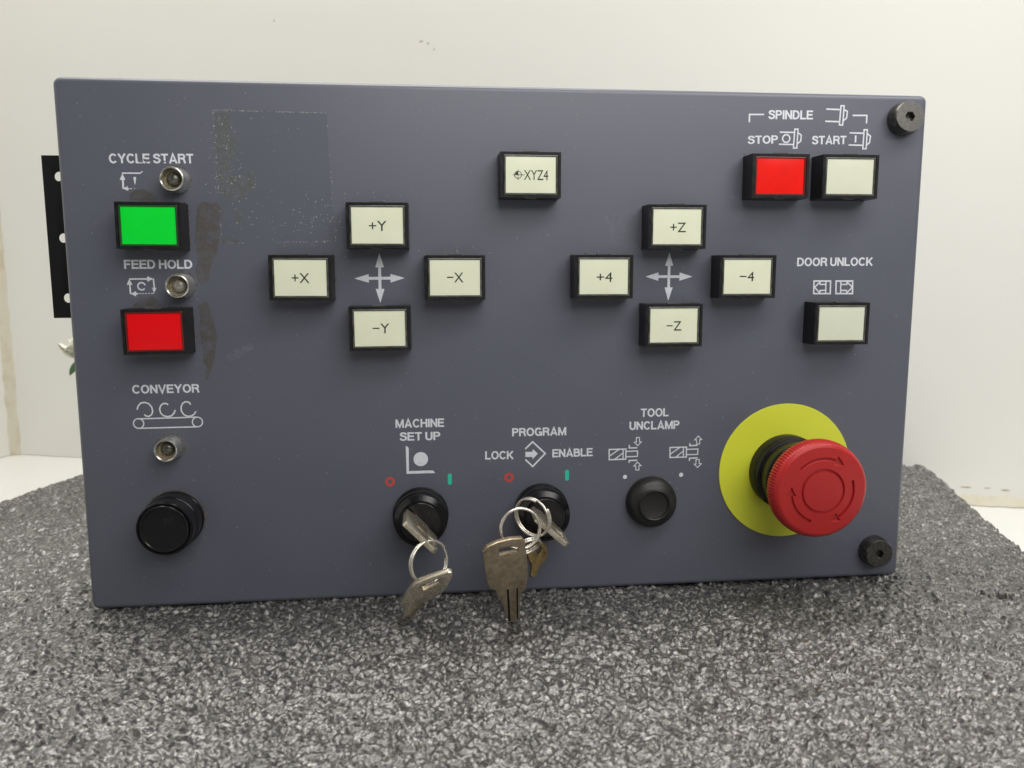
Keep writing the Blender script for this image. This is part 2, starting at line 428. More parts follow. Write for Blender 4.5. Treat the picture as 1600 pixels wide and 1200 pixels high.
# ------------------------------------------------------------------ lettering for the panel print
SW = .188; A_ = SW / 2; T_ = 1 - A_
def glyphs():
    G = {}
    G['I'] = (.20, [[(.10, 0), (.10, 1)]])
    G['L'] = (.62, [[(A_, 1), (A_, A_), (.62, A_)]])
    G['E'] = (.66, [[(.66, T_), (A_, T_), (A_, A_), (.67, A_)], [(A_, .52), (.62, .52)]])
    G['F'] = (.62, [[(.62, T_), (A_, T_), (A_, 0)], [(A_, .51), (.56, .51)]])
    G['T'] = (.68, [[(0, T_), (.68, T_)], [(.34, T_), (.34, 0)]])
    G['H'] = (.72, [[(A_, 0), (A_, 1)], [(.72 - A_, 0), (.72 - A_, 1)], [(A_, .52), (.72 - A_, .52)]])
    G['U'] = (.71, [[(A_, 1), (A_, .34)] + arc(.355, .345, .355 - A_, .345 - A_ + .012, 180, 360, 14) + [(.71 - A_, 1)]])
    G['V'] = (.76, [[(.07, 1), (.38, .04), (.69, 1)]])
    G['Y'] = (.76, [[(.07, 1), (.38, .46), (.69, 1)], [(.38, .5), (.38, 0)]])
    G['A'] = (.80, [[(.085, 0), (.40, .97), (.715, 0)], [(.18, .28), (.62, .28)]])
    G['N'] = (.73, [[(A_, 0), (A_, 1)], [(.73 - A_, 0), (.73 - A_, 1)], [(A_ + .01, .93), (.72 - A_, .07)]])
    G['M'] = (.88, [[(A_, 0), (A_, 1)], [(.88 - A_, 0), (.88 - A_, 1)], [(A_ + .02, .96), (.44, .10), (.86 - A_, .96)]])
    G['K'] = (.76, [[(A_, 0), (A_, 1)], [(A_ + .02, .34), (.66, .97)], [(.28, .56), (.68, .01)]])
    G['O'] = (.82, [arc(.41, .5, .41 - A_, .512 - A_, 90, 450, 36)])
    G['C'] = (.77, [arc(.40, .5, .40 - A_, .512 - A_, 38, 322, 30)])
    G['G'] = (.80, [arc(.40, .5, .40 - A_, .512 - A_, 40, 328, 30), [(.44, .44), (.80 - A_, .44), (.80 - A_, .0)]])
    G['D'] = (.74, [[(A_, 0), (A_, 1)], [(A_, T_), (.30, T_)] + arc(.34, .5, .40 - A_, .5 - A_, 90, -90, 18) + [(.30, A_), (A_, A_)]])
    G['P'] = (.68, [[(A_, 0), (A_, 1)], [(A_, T_), (.36, T_)] + arc(.40, .70, .28 - A_, .30 - A_, 90, -90, 14) + [(.36, .494), (A_, .494)]])
    G['R'] = (.73, [[(A_, 0), (A_, 1)], [(A_, T_), (.38, T_)] + arc(.42, .71, .29 - A_, .29 - A_, 90, -90, 14) + [(.38, .514), (A_, .514)], [(.42, .48), (.56, .40), (.60, .22), (.655, 0)]])
    G['B'] = (.71, [[(A_, 0), (A_, 1)], [(A_, T_), (.36, T_)] + arc(.40, .725, .27 - A_, .275 - A_, 90, -90, 12) + [(A_, .544)], [(A_, .526), (.38, .526)] + arc(.42, .31, .29 - A_, .31 - A_, 90, -90, 14) + [(A_, A_)]])
    G['S'] = (.68, [[(.595, .69), (.575, .80), (.50, .885), (.34, .92), (.19, .885), (.115, .80), (.11, .70), (.16, .62), (.27, .565), (.42, .52), (.53, .465), (.60, .38), (.60, .26), (.53, .15), (.42, .092), (.33, .08), (.20, .105), (.11, .18), (.085, .31)]])
    G[' '] = (.20, [])
    return G
GL = glyphs()
PRINT_H = .035
def legend(text, left, right, top, seed=0):
    """white words printed on the panel: left and right end of the base line, height of the capitals"""
    l, r = Vector(left), Vector(right); cap = top[1] - (l.y + r.y) / 2
    gap = .06
    total = sum(GL[c][0] for c in text) + gap * (len(text) - 1)
    k = (r - l).length / total; ux = (r - l).normalized(); uz = Vector((-ux.y, ux.x))
    bm = bmesh.new(); x = 0
    for c in text:
        w, strokes = GL[c]
        for si, s in enumerate(strokes):
            # build in glyph space with even stroke width, then stretch to the measured size
            b2 = bmesh.new(); stroke(b2, s, SW, 0)
            m = [bm.verts.new((*(lambda q: (q.x, 0, q.y))(l + ux * (k * (x + v.co.x)) + uz * (cap * v.co.z)),)) for v in b2.verts]
            b2.verts.index_update()
            for v in m: v.co.y = -(PRINT_H + .006 * si)
            for f in b2.faces: bm.faces.new([m[v.index] for v in f.verts])
            b2.free()
        x += w + gap
    o = finish(bm, 'printed_words', M['print'], panel, smooth=0)
    o['label'] = 'white printed words ' + text
    return o

legend('CYCLE START', (-165.88,189.3), (-132.59,189.63), (-148.88,193.32))
def worn(pts, seed):
    bm = bmesh.new(); rg = random.Random(seed)
    poly(bm, [(x + rg.uniform(-.12, .12), z + rg.uniform(-.12, .12)) for x, z in pts], .058)
    finish(bm, 'rubbed_patch', M['paint'], panel, smooth=0)
worn([(-154.42,190.04), (-153.94,190.17), (-152.85,190.16), (-152.7,189.93), (-153.49,189.86), (-154.37,189.88)], 1)
worn([(-152.53,191.21), (-151.58,191.28), (-150.92,190.78), (-149.8,190.61), (-149.95,190.22), (-150.97,190.08), (-152.21,190.26), (-152.44,190.61)], 2)
worn([(-151.67,189.88), (-151.29,189.95), (-151.13,189.38), (-151.58,189.31)], 3)
worn([(-144.62,190.92), (-143.94,190.55), (-143.23,190.88), (-143.4,190.17), (-144.08,190.29), (-144.61,189.97)], 4)
legend('FEED HOLD', (-162.76,146.71), (-135.38,146.72), (-148.78,150.43))
legend('CONVEYOR', (-162.81,94.33), (-135.34,94.37), (-148.73,98.05))
legend('MACHINE', (-52.69,77.13), (-31.39,77.16), (-42.01,80.96))
legend('SET UP', (-50.98,71.31), (-33.13,71.26), (-42.11,75.06))
legend('PROGRAM', (-1.07,72.13), (23.51,72.11), (11.19,75.87))
legend('LOCK', (-13.25,61.86), (-0.41,61.74), (-6.9,65.58))
legend('ENABLE', (17.21,62.02), (35.7,62.16), (26.38,65.85))
legend('TOOL', (57.75,79.75), (70.73,79.8), (64.06,83.62))
legend('UNCLAMP', (52.58,73.84), (75.95,73.91), (64.19,77.71))
legend('SPINDLE', (112.48,211.48), (132.85,211.65), (122.45,215.4))
legend('STOP', (103.53,200.74), (117.29,201.17), (110.16,204.44))
legend('START', (133.01,200.98), (149.05,201.27), (140.91,204.79))
legend('DOOR UNLOCK', (128.64,147.48), (164.76,147.66), (146.29,151.38))

# ------------------------------------------------------------------ printed symbols
PX = .2802        # mm on the panel for one unit of measure used below
class Sym:
    def __init__(s, label, material='print', name='printed_symbol'):
        s.bm = bmesh.new(); s.k = 0; s.label = label; s.m = material; s.name = name
    def h(s): s.k += 1; return PRINT_H + .005 * s.k
    def line(s, w, *p, closed=False): stroke(s.bm, p, w, s.h(), closed); return s
    def fill(s, *p): poly(s.bm, p, s.h()); return s
    def dot(s, c, r): disc(s.bm, c, r, s.h()); return s
    def ring(s, c, r, w, a0=0, a1=360):
        if a1 - a0 == 360: stroke(s.bm, arc(c[0], c[1], r, r, 0, 360, 40)[:-1], w, s.h(), True)
        else: stroke(s.bm, arc(c[0], c[1], r, r, a0, a1, 30), w, s.h())
        return s
    def end(s):
        o = finish(s.bm, s.name, M[s.m], panel, smooth=0); o['label'] = s.label; return o

s = Sym('worn white cycle arrow symbol under CYCLE START')
s.line(.55, (-161.23,185.41), (-157.53,185.48), (-153.92,185.46)).line(.4, (-153.98,185.52), (-153.02,186.23))
s.fill((-160.99,185.25), (-162.25,182.72), (-159.93,182.81)).line(.75, (-160.95,183.02), (-161.04,179.25))
s.fill((-161.29,179.28), (-159.12,180.29), (-159.41,179.58), (-158.61,179.46), (-158.73,179.04), (-159.33,178.98), (-158.93,178.31))
s.line(.3, (-158.43,179.24), (-157.55,179.25)).line(.3, (-156.72,179.38), (-156.41,179.42))
s.fill((-156.82,183.8), (-156.24,184.06), (-155.66,183.78), (-155.95,182.11), (-156.33,180.64), (-156.54,181.79)); s.end()

s = Sym('worn white feed hold arrow loop symbol')
s.line(.62, (-161.07,142.51), (-153.73,142.54)).fill((-153.84,143.69), (-153.89,141.38), (-151.4,142.58)).line(.55, (-151.39,142.72), (-151.19,138.54))
s.fill((-151.97,138.36), (-150.36,138.91), (-151.39,136.77)).line(.3, (-152.16,138.91), (-151.48,138.17))
s.fill((-161.02,142.56), (-162.21,140.11), (-159.88,140.15)).line(.62, (-160.9,140.34), (-160.88,136.35))
s.fill((-160.92,136.4), (-158.61,137.5), (-158.7,136.81), (-157.77,136.71), (-157.89,136.15), (-158.75,136.06), (-158.58,135.27))
for q in range(5): s.line(.3, *[((-157.42,136.47), (-156.62,136.47)), ((-156.17,136.47), (-155.45,136.51)), ((-155,136.51), (-154.32,136.51)), ((-153.83,136.5), (-153.2,136.55)), ((-152.66,136.55), (-151.39,136.63))][q])
c = (-156.25,139.53); s.ring(c, 1.5, .6, 15, 320); s.end()

s = Sym('white conveyor belt symbol with three curled chips')
s.ring((-161.07,81.48), 2.1, .5).ring((-136.85,81.61), 2.1, .5)
s.line(.55, (-161.12,83.5), (-155.36,83.53), (-136.85,83.76)).line(.55, (-161.2,79.39), (-136.71,79.53))
s.line(.6, (-161.31,87.42), (-160.85,88.96), (-159.69,90.26), (-158.17,90.54), (-156.48,89.98), (-155.31,88.44), (-154.99,86.64), (-155.51,85.25), (-156.63,84.47), (-157.81,84.61), (-158.53,85.31))
s.line(.6, (-148.48,89.29), (-149.21,89.88), (-150.47,89.9), (-151.6,89.05), (-152.12,87.54), (-151.79,85.82), (-150.78,84.66), (-149.18,84.17), (-147.53,84.47), (-146.38,85.52), (-145.68,87.03))
s.line(.6, (-139.18,89.19), (-139.95,90.27), (-141.21,90.56), (-142.52,89.83), (-143.25,88.32), (-143.24,86.6), (-142.42,85.06), (-141.01,84.19), (-139.37,84.23), (-138.06,84.97), (-137.23,86.21)); s.end()

s = Sym('white corner and dot symbol under MACHINE SET UP')
s.fill((-48.45,68.97), (-47.85,68.77), (-47.12,67.98), (-47.21,57.52), (-36.67,57.54), (-35.59,56.3), (-48.29,56.27)).dot((-41.91,62.81), 3.2); s.end()
Sym('red printed ring left of the machine set up key switch', 'print_red').ring((-55.69,52.9), 1.6, 1.1).end()
Sym('green printed bar right of the machine set up key switch', 'print_green').line(1.8, (-29.14,55.06), (-29.15,51.53)).dot((-29.14,54.98), .9).dot((-29.15,51.61), .9).end()
s = Sym('white open diamond with arrow symbol under PROGRAM')
s.line(.72, (4.89,66.24), (8.22,69.46), (13.95,63.95), (8.28,58.11), (4.89,61.38))
s.fill((4.93,64.92), (8.09,64.84), (8.27,66.16), (10.56,63.96), (8.27,61.48), (8.05,62.51), (4.93,62.6)); s.end()
Sym('red printed ring left of the program key switch', 'print_red').ring((-2.49,53.35), 1.55, 1.2).end()
Sym('green printed bar right of the program key switch', 'print_green').line(1.8, (24,55.38), (24.03,51.8)).dot((24,55.23), .9).dot((24.02,51.95), .9).end()

s = Sym('white tool clamp symbol with arrows pointing inward')
s.line(.58, (43.35,65.03), (51.15,65.05), (51.12,60.34), (43.42,60.27), closed=True).line(.5, (49.84,65.03), (49.86,60.21))
s.line(.5, (43.56,61.96), (48.04,65.02)).line(.5, (45.93,60.37), (49.81,63.28))
s.line(.5, (51.33,63.95), (56.59,64.04), (56.52,61.52), (51.37,61.43))
s.line(.6, (52.7,66.92), (52.67,65.5), (56.39,65.52)).line(.6, (52.68,58.6), (52.72,59.64), (56.5,59.7))
s.line(.42, (55.86,70.28), (57.34,70.3), (57.38,68.23), (58.26,68.21), (56.59,66.5), (54.92,68.12), (55.9,68.15), closed=True)
s.line(.42, (55.88,55.1), (57.36,55.11), (57.32,57.1), (58.31,57.13), (56.63,58.82), (54.91,57.05), (55.84,57.08), closed=True)
s.dot((50.88,52.04), .97); s.end()
s = Sym('white tool unclamp symbol with arrows pointing outward')
s.line(.58, (71.75,65.25), (79.56,65.27), (79.58,60.58), (71.87,60.56), closed=True).line(.5, (78.12,65.2), (78.2,60.45))
s.line(.5, (72,62.21), (76.46,65.18)).line(.5, (74.53,60.61), (78.17,63.54))
s.line(.5, (79.76,64.17), (84.99,64.26), (84.9,61.72), (79.83,61.68))
s.line(.6, (81.07,67.11), (81.05,65.9), (84.77,65.97)).line(.6, (81.08,58.72), (81.1,59.99), (84.95,60.06))
s.line(.42, (84.25,66.59), (85.75,66.61), (85.69,68.59), (86.64,68.62), (84.97,70.31), (83.3,68.54), (84.19,68.57), closed=True)
s.line(.42, (84.19,59.25), (85.75,59.32), (85.81,57.26), (86.76,57.24), (85.08,55.51), (83.36,57.16), (84.25,57.19), closed=True)
s.dot((77.31,52.28), 1.0); s.end()

Sym('white bracket line left of SPINDLE').line(.66, (103.85,210), (103.79,213.28), (110.41,213.4)).end()
Sym('white bracket line right of the spindle nose symbol').line(.66, (151.26,213.72), (157.93,213.84), (157.95,210.39)).end()
s = Sym('white spindle nose symbol beside SPINDLE')
s.line(.66, (138.85,216.23), (145.23,216.11)).line(.66, (138.68,211), (145.14,210.93))
s.line(.62, (145.64,217.75), (147.1,217.77), (146.86,209.5), (145.34,209.53), closed=True).line(.62, (147.19,216.03), (148.75,215.42), (148.53,212.5), (147.01,211.43)); s.end()
s = Sym('white spindle symbol with ring beside STOP')
s.line(.62, (117.89,206.01), (124.46,205.99)).line(.62, (117.8,200.83), (124.45,200.8)).ring((121.01,203.32), 1.65, .66)
s.line(.62, (124.77,207.39), (126.27,207.42), (126.1,199.31), (124.52,199.29), closed=True).line(.62, (126.28,205.9), (127.9,204.88), (127.72,202.25), (126.14,201.12)); s.end()
s = Sym('white spindle symbol with bar beside START')
s.line(.62, (150.29,206.22), (156.74,206.14)).line(.62, (150.14,200.99), (156.79,200.91)).line(.8, (153.22,205.15), (153.27,202.09))
s.line(.62, (157.03,207.67), (158.56,207.64), (158.42,199.45), (156.88,199.43), closed=True).line(.62, (158.6,206), (160.2,204.96), (159.86,202.13), (158.52,200.99)); s.end()

s = Sym('white door symbol with arrow to the left')
s.line(.7, (137.06,140.82), (144.94,140.8), (145.1,135.1), (137.17,135.14), closed=True).line(.6, (142.74,140.72), (142.9,135.2))
s.line(.62, (140.01,140.47), (137.48,138), (140.09,135.34)).line(.62, (139.92,140.29), (140.12,139.25), (142.72,139.29)).line(.62, (140.04,135.52), (140.16,136.56), (142.82,136.64)); s.end()
s = Sym('white door symbol with arrow to the right')
s.line(.7, (147.6,140.79), (155.52,140.77), (155.75,135.05), (147.77,135.09), closed=True).line(.6, (149.86,140.7), (150.02,135.17))
s.line(.62, (152.77,140.43), (155.49,138.02), (152.97,135.28)).line(.62, (152.87,140.25), (152.79,139.21), (149.93,139.26)).line(.62, (153.05,135.46), (152.81,136.51), (149.99,136.56)); s.end()

def cross(label, c, up, dn, lf, rt, hl, hw, sw):
    s = Sym(label); c = Vector(c)
    for tip in (up, dn, lf, rt):
        t = Vector(tip); d = (t - c).normalized(); n = Vector((-d.y, d.x)); b = t - d * hl
        s.fill(tuple(t), tuple(b + n * hw), tuple(b - n * hw))
    for p, q in ((up, dn), (lf, rt)):
        p, q = Vector(p), Vector(q); d = (q - p).normalized()
        s.line(sw, tuple(p + d * (hl - .2)), tuple(q - d * (hl - .2)))
    s.end()
cross('white four way arrow between the X and Y buttons', (-57.97,142.54), (-57.97,153.29), (-58.03,131.95), (-68.77,142.5), (-47.36,142.64), 6.1, 1.85, 1.25)
cross('white four way arrow between the 4 and Z buttons', (69.33,142.98), (69.32,153.66), (69.26,132.29), (58.6,143), (80.05,142.95), 5.9, 1.85, 1.2)

# ------------------------------------------------------------------ push buttons
BW, BH, BD = 25.4, 18.6, 10.6
def rect_ring(bm, w, h, d, r=.0):
    return [bm.verts.new((x * w / 2, -d, z * h / 2)) for x, z in ((-1,-1),(1,-1),(1,1),(-1,1))]
def bridge(bm, A, B):
    n = len(A)
    for i in range(n): bm.faces.new((A[i], A[(i+1) % n], B[(i+1) % n], B[i]))
def bezel_mesh():
    bm = bmesh.new()
    a = rect_ring(bm, BW + .3, BH + .3, 0); b = rect_ring(bm, BW, BH, BD)
    c = rect_ring(bm, BW - 2.3, BH - 2.1, BD); d = rect_ring(bm, BW - 2.5, BH - 2.3, BD - 1.6)
    bridge(bm, a, b); bridge(bm, b, c); bridge(bm, c, d); bm.faces.new(d); bm.faces.new(a[::-1])
    es = [e for e in bm.edges if e.calc_face_angle(0) > R(30) and not all(abs(v.co.y) < 1e-6 for v in e.verts)]
    bmesh.ops.bevel(bm, geom=es, offset=.28, segments=2, profile=.5, affect='EDGES', clamp_overlap=True)
    return bm
def rim_mesh():
    bm = bmesh.new()
    a = rect_ring(bm, 22.8, 16.4, BD - 1.5); b = rect_ring(bm, 22.8, 16.4, BD - .15); c = rect_ring(bm, 21.3, 15.0, BD - .05); d = rect_ring(bm, 21.1, 14.8, BD - .9)
    bridge(bm, a, b); bridge(bm, b, c); bridge(bm, c, d)
    es = [e for e in bm.edges if len(e.link_faces) == 2]
    bmesh.ops.bevel(bm, geom=es, offset=.18, segments=2, profile=.5, affect='EDGES', clamp_overlap=True)
    return bm
def lens_mesh():
    bm = bmesh.new(); n = 8; g = []
    for i in range(n + 1):
        g.append([bm.verts.new(((i / n - .5) * 21.05, -(BD - .42 + .18 * (1 - (2*i/n-1)**4) * (1 - (2*j/n-1)**4)), (j / n - .5) * 14.75)) for j in range(n + 1)])
    for i in range(n):
        for j in range(n): bm.faces.new((g[i][j], g[i+1][j], g[i+1][j+1], g[i][j+1]))
    return bm
def clip_mesh():
    bm = bmesh.new(); box(bm, -3.0, 3.0, -BD + .35, -BD + 3.2, BH/2 - .1, BH/2 + .42)
    box(bm, -2.4, 2.4, -BD + .5, -BD + 3.2, -BH/2 - .35, -BH/2 + .1)
    return bm
def lens_text(body, size_w, cap, parent, loc, material):
    cu = bpy.data.curves.new('legend', 'FONT'); cu.body = body; cu.align_x = 'CENTER'; cu.offset = 0.0
    to = bpy.data.objects.new('legend', cu); COL.objects.link(to)
    dg = bpy.context.evaluated_depsgraph_get(); dg.update()
    me = bpy.data.meshes.new_from_object(to.evaluated_get(dg)); bpy.data.objects.remove(to)
    xs = [v.co.x for v in me.vertices]; ys = [v.co.y for v in me.vertices]
    sx = size_w / (max(xs) - min(xs)); sy = cap / (max(ys) - min(ys)); cx = (max(xs) + min(xs)) / 2; cy = (max(ys) + min(ys)) / 2
    for v in me.vertices: v.co = Vector(((v.co.x - cx) * sx, 0, (v.co.y - cy) * sy)) * MM
    me.materials.clear()
    o = link('legend', me, material, parent); o.location = Vector(loc) * MM
    return o
proto_bezel = None
shared = {}
def shared_mesh(key, bm, material, smooth=35):
    if key not in shared:
        o = finish(bm, key, material, smooth=smooth); shared[key] = o.data; bpy.data.objects.remove(o)
    else: bm.free()
    return shared[key]
def push_button(center, lens, label, text=None, tw=7.2, tc=None, rim='rim', rot=0.0, ink='ink'):
    b = bpy.data.objects.new('push_button', shared_mesh('push_button', bezel_mesh(), M['black'])); COL.objects.link(b)
    b.parent = panel; b.location = Vector((center[0], 0, center[1])) * MM; b.rotation_euler.y = R(rot)
    b['label'] = label
    for nm, key, bm, mt in (('lens_rim', rim, rim_mesh(), M[rim]), ('lens', 'lens_' + lens, lens_mesh(), M[lens]), ('clip', 'clip', clip_mesh(), M['rim'])):
        c = bpy.data.objects.new(nm, shared_mesh(key + '_mesh', bm, mt, 35)); COL.objects.link(c); c.parent = b
    if text:
        lens_text(text, tw, 4.05, b, (tc[0] - center[0], -(BD - .18), tc[1] - center[1]), M[ink])
    return b
LD = 10.3
push_button((-148.68,163.8), 'green', 'green push button under CYCLE START', rim='rim_green', rot=.3)
push_button((-148.88,121.2), 'red_lens', 'red push button under FEED HOLD', rim='rim_red', rot=-.5)
push_button((-57.92,164.25), 'cream', 'cream push button marked +Y', '+Y', 7.2, (-57.74,164.04))
push_button((-89.75,142.85), 'cream', 'cream push button marked +X', '+X', 7.2, (-89.7,142.77), rot=.3)
push_button((-26.12,142.79), 'cream', 'cream push button marked -X', '\u2212X', 6.9, (-26.04,142.85))
push_button((-57.9,121.63), 'cream', 'cream push button marked -Y', '\u2212Y', 7.0, (-57.42,121.71), rot=-.3, ink='ink_brown')
bx = push_button((5.98,185.26), 'cream', 'cream push button marked XYZ4 with a target symbol', 'XYZ4', 10.2, (8.17,185.21))
push_button((69.36,164.23), 'cream', 'cream push button marked +Z', '+Z', 6.9, (69.71,163.94))
push_button((37.61,142.99), 'cream', 'cream push button marked +4', '+4', 6.9, (37.84,142.85))
push_button((101.44,142.86), 'cream', 'cream push button marked -4', '\u22124', 6.5, (101.15,142.97))
push_button((68.95,121.88), 'cream', 'cream push button marked -Z', '\u2212Z', 6.6, (68.96,121.68))
push_button((114.52,185.9), 'red_lens_bright', 'bright red push button under spindle STOP', rim='rim_red')
push_button((146.16,185.96), 'cream_dull', 'blank grey cream push button under spindle START')
push_button((145.78,122.01), 'cream_dull', 'blank cream push button under DOOR UNLOCK', rot=.3)
# target symbol on the XYZ4 lens
bm = bmesh.new(); cc = (0.6,185.21); q = Vector((cc[0] - (5.98,185.26)[0], cc[1] - (5.98,185.26)[1]))
hh = BD - .18
stroke(bm, [tuple(q + Vector(p)) for p in arc(0, 0, 1.45, 1.45, 0, 360, 32)[:-1]], .25, hh, True)
stroke(bm, [(q.x - 2.2, q.y), (q.x + 2.7, q.y)], .22, hh + .006); stroke(bm, [(q.x, q.y - 2.1), (q.x, q.y + 2.1)], .2, hh + .012)
poly(bm, [(q.x, q.y)] + [tuple(q + Vector(p)) for p in arc(0, 0, 1.25, 1.25, 90, 180, 8)], hh + .018)
finish(bm, 'target_symbol', M['ink'], bx, smooth=0)

# ------------------------------------------------------------------ indicator lamps
def lamp(center, lensmat, label, tilt=0):
    prof = [(5.5, 0), (5.5, 1.2), (5.15, 1.9), (5.0, 6.4), (4.75, 6.9), (4.35, 7.0), (4.05, 6.7), (3.9, 4.2), (3.85, 3.2), (0, 3.1)]
    o = finish(lathe(prof, 56), 'indicator_lamp', M['chrome'], panel, loc=(center[0], 0, center[1])); o['label'] = label
    w = finish(lathe([(4.0, 6.3), (3.86, 4.2), (3.8, 3.3), (2.9, 3.25)], 40), 'grimy_well', M['well'], o)
    finish(lathe([(2.9, 3.2), (2.85, 3.9), (2.3, 4.7), (1.3, 5.15), (0, 5.3)], 40), 'lens', M[lensmat], o, smooth=60)
    return o
lamp((-139.81,182.68), 'lamp_lens', 'chrome indicator lamp beside the cycle start symbol')
lamp((-140.04,139.62), 'lamp_lens_pale', 'chrome indicator lamp with pale lens beside the feed hold symbol')
lamp((-148.59,70.8), 'lamp_lens', 'chrome indicator lamp below the conveyor symbol')

# ------------------------------------------------------------------ round black push button (conveyor)
c = (-148.43,39.21)
o = finish(lathe([(12.3, 0), (12.3, 1.4), (12.0, 1.8), (12.0, 7.8), (11.85, 8.2), (11.55, 8.4), (11.5, 14.6), (11.2, 15.1), (10.7, 15.1), (10.5, 14.8), (10.45, 13.6), (9.9, 13.6)], 96), 'round_push_button', M['black_gloss'], panel, loc=(c[0], 0, c[1]), smooth=20)
o['label'] = 'black round push button in the lower left corner'
finish(lathe([(10.1, 13.2), (10.1, 15.3), (9.9, 15.6), (9.45, 15.75), (9.25, 15.7), (8.95, 15.3), (5, 15.25), (0, 15.4)], 72), 'cap', M['black_gloss'], o, smooth=20)

# ------------------------------------------------------------------ key switches
def key_switch(base, ang, label):
    o = finish(lathe([(12.4, 0), (12.4, 1.7), (12.15, 2.0), (11.75, 2.1), (11.65, 3.6), (11.95, 4.0), (12.05, 4.3), (12.0, 7.0), (11.7, 7.4), (11.3, 7.5), (11.25, 8.2), (11.5, 8.5), (11.5, 10.3), (9.5, 12.1), (9.4, 12.6), (9.3, 12.5), (9.2, 12.0), (8.8, 12.0), (8.7, 12.8), (8.4, 13.0), (0, 13.0)], 96), 'key_switch', M['black_gloss'], panel, loc=(base[0], 0, base[1]), smooth=12)
    o['label'] = label
    bm = bmesh.new(); box(bm, -5.6, 5.6, -13.15, -12.0, -1.5, 1.5)
    k = finish(bm, 'keyway', M['black'], o, bevel=.2); k.rotation_euler.y = ang
    return o
K1C = (-42.34,37.67); K2C = (12.16,37.78)
key_switch(K1C, R(45), 'black key switch under MACHINE SET UP')
key_switch(K2C, R(42), 'black key switch under PROGRAM')

# ------------------------------------------------------------------ tool unclamp button
c = (63.18,40.19)
o = finish(lathe([(11.7, 0), (11.7, 1.6), (11.5, 2.8), (10.9, 4.2), (10.0, 5.2), (8.8, 5.9), (7.7, 6.2), (7.35, 6.5), (7.15, 7.0), (6.85, 7.3), (6.5, 7.2), (6.3, 6.8), (6.1, 6.2), (4.2, 5.7), (2, 5.5), (0, 5.45)], 72), 'rubber_button', M['rubber'], panel, loc=(c[0], 0, c[1]), smooth=50)
o['label'] = 'black rubber boot button under TOOL UNCLAMP'

# ------------------------------------------------------------------ emergency stop
ec = (126.99,52.94)
es_ = finish(lathe([(17.4, 0.4), (17.4, 6.2), (17.1, 6.8), (16.9, 7.0), (16.9, 8.2), (16.5, 8.7), (15.4, 9.0), (15.1, 11.0), (15.9, 11.6), (16.2, 12.2), (16.2, 16.6), (15.7, 17.2), (14.2, 17.6), (13.6, 28), (0, 28)], 80), 'emergency_stop', M['black'], panel, loc=(ec[0], 0, ec[1]))
es_['label'] = 'red mushroom emergency stop button on a yellow disc'
finish(lathe([(31.7, 0.02), (31.7, .45), (31.55, .6), (16.0, .6), (16.0, .02)], 128), 'yellow_disc', M['yellow'], es_)
def stop_head():
    nt, seg = 100, 600
    prof = [(12.0, 21.5), (14.0, 22.0), (17.0, 23.4), (18.9, 24.6), (19.45, 25.2), (19.55, 25.8), (19.6, 28.6), (19.45, 29.6), (19.0, 30.9), (18.3, 31.9), (17.4, 32.6)]
    rf = [17.4 - .14 * i for i in range(1, 122)]
    for r in rf: prof.append((max(r, 0.28), 32.6 + 1.15 * (1 - (max(r, .28) / 17.4) ** 2)))
    prof.append((0, 33.75))
    prof = [p for i, p in enumerate(prof) if i == 0 or p != prof[i - 1]]
    bm = lathe(prof, seg, lambda k, r, a: r + (.17 * (math.cos(a * nt)) - .1 if k in (4, 5, 6, 7) else 0))
    A = [(136, 50, 12.9), (18, -74, 12.6), (250.5, 171, 12.7)]
    def groove(r, th):
        d = max(0, 1 - (abs(r - 8.4) / .52) ** 4) if abs(r - 8.4) < .52 else 0
        for a0, a1, ra in A:
            u = (a0 - th) % 360; span = a0 - a1
            if u > span + 3: continue
            head = 17
            if u < span - head:
                w = .58
            else:
                w = max(0, 1.9 * (span - u) / head)
            e = abs(r - ra)
            if e < w: d = max(d, min(1, (w - e) / .18))
        return d
    for v in bm.verts:
        r = math.hypot(v.co.x, v.co.z)
        if r < 17.3 and v.co.y < -32:
            th = math.degrees(math.atan2(v.co.z, v.co.x)) % 360
            v.co.y += .95 * groove(r, th)
    bmesh.ops.scale(bm, vec=(1.085, 1, 1.085), verts=bm.verts)
    bmesh.ops.translate(bm, vec=(0, -3.8, 0), verts=bm.verts)
    return finish(bm, 'mushroom_head', M['red_head'], es_, smooth=60)
stop_head()

# ------------------------------------------------------------------ captive corner screws
def corner_screw(c, label, tilt=0):
    def hexr(k, r, a):
        if k in (6, 7, 8):
            b = (a % (math.pi / 3)) - math.pi / 6
            return r * math.cos(math.pi / 6) / math.cos(b)
        return r
    o = finish(lathe([(7.4, 0), (7.4, 2.0), (7.25, 3.4), (6.85, 4.8), (6.7, 5.5), (6.4, 5.9), (2.4, 5.9), (2.15, 5.7), (2.1, 3.4), (0, 3.0)], 72, hexr), 'corner_screw', M['screw'], panel, loc=(c[0], 0, c[1]), smooth=25)
    o['label'] = label; o.rotation_euler.x = R(tilt)
corner_screw((174.88,212.31), 'black socket screw in the upper right corner', -4)
corner_screw((173.18,12.51), 'black socket screw in the lower right corner')

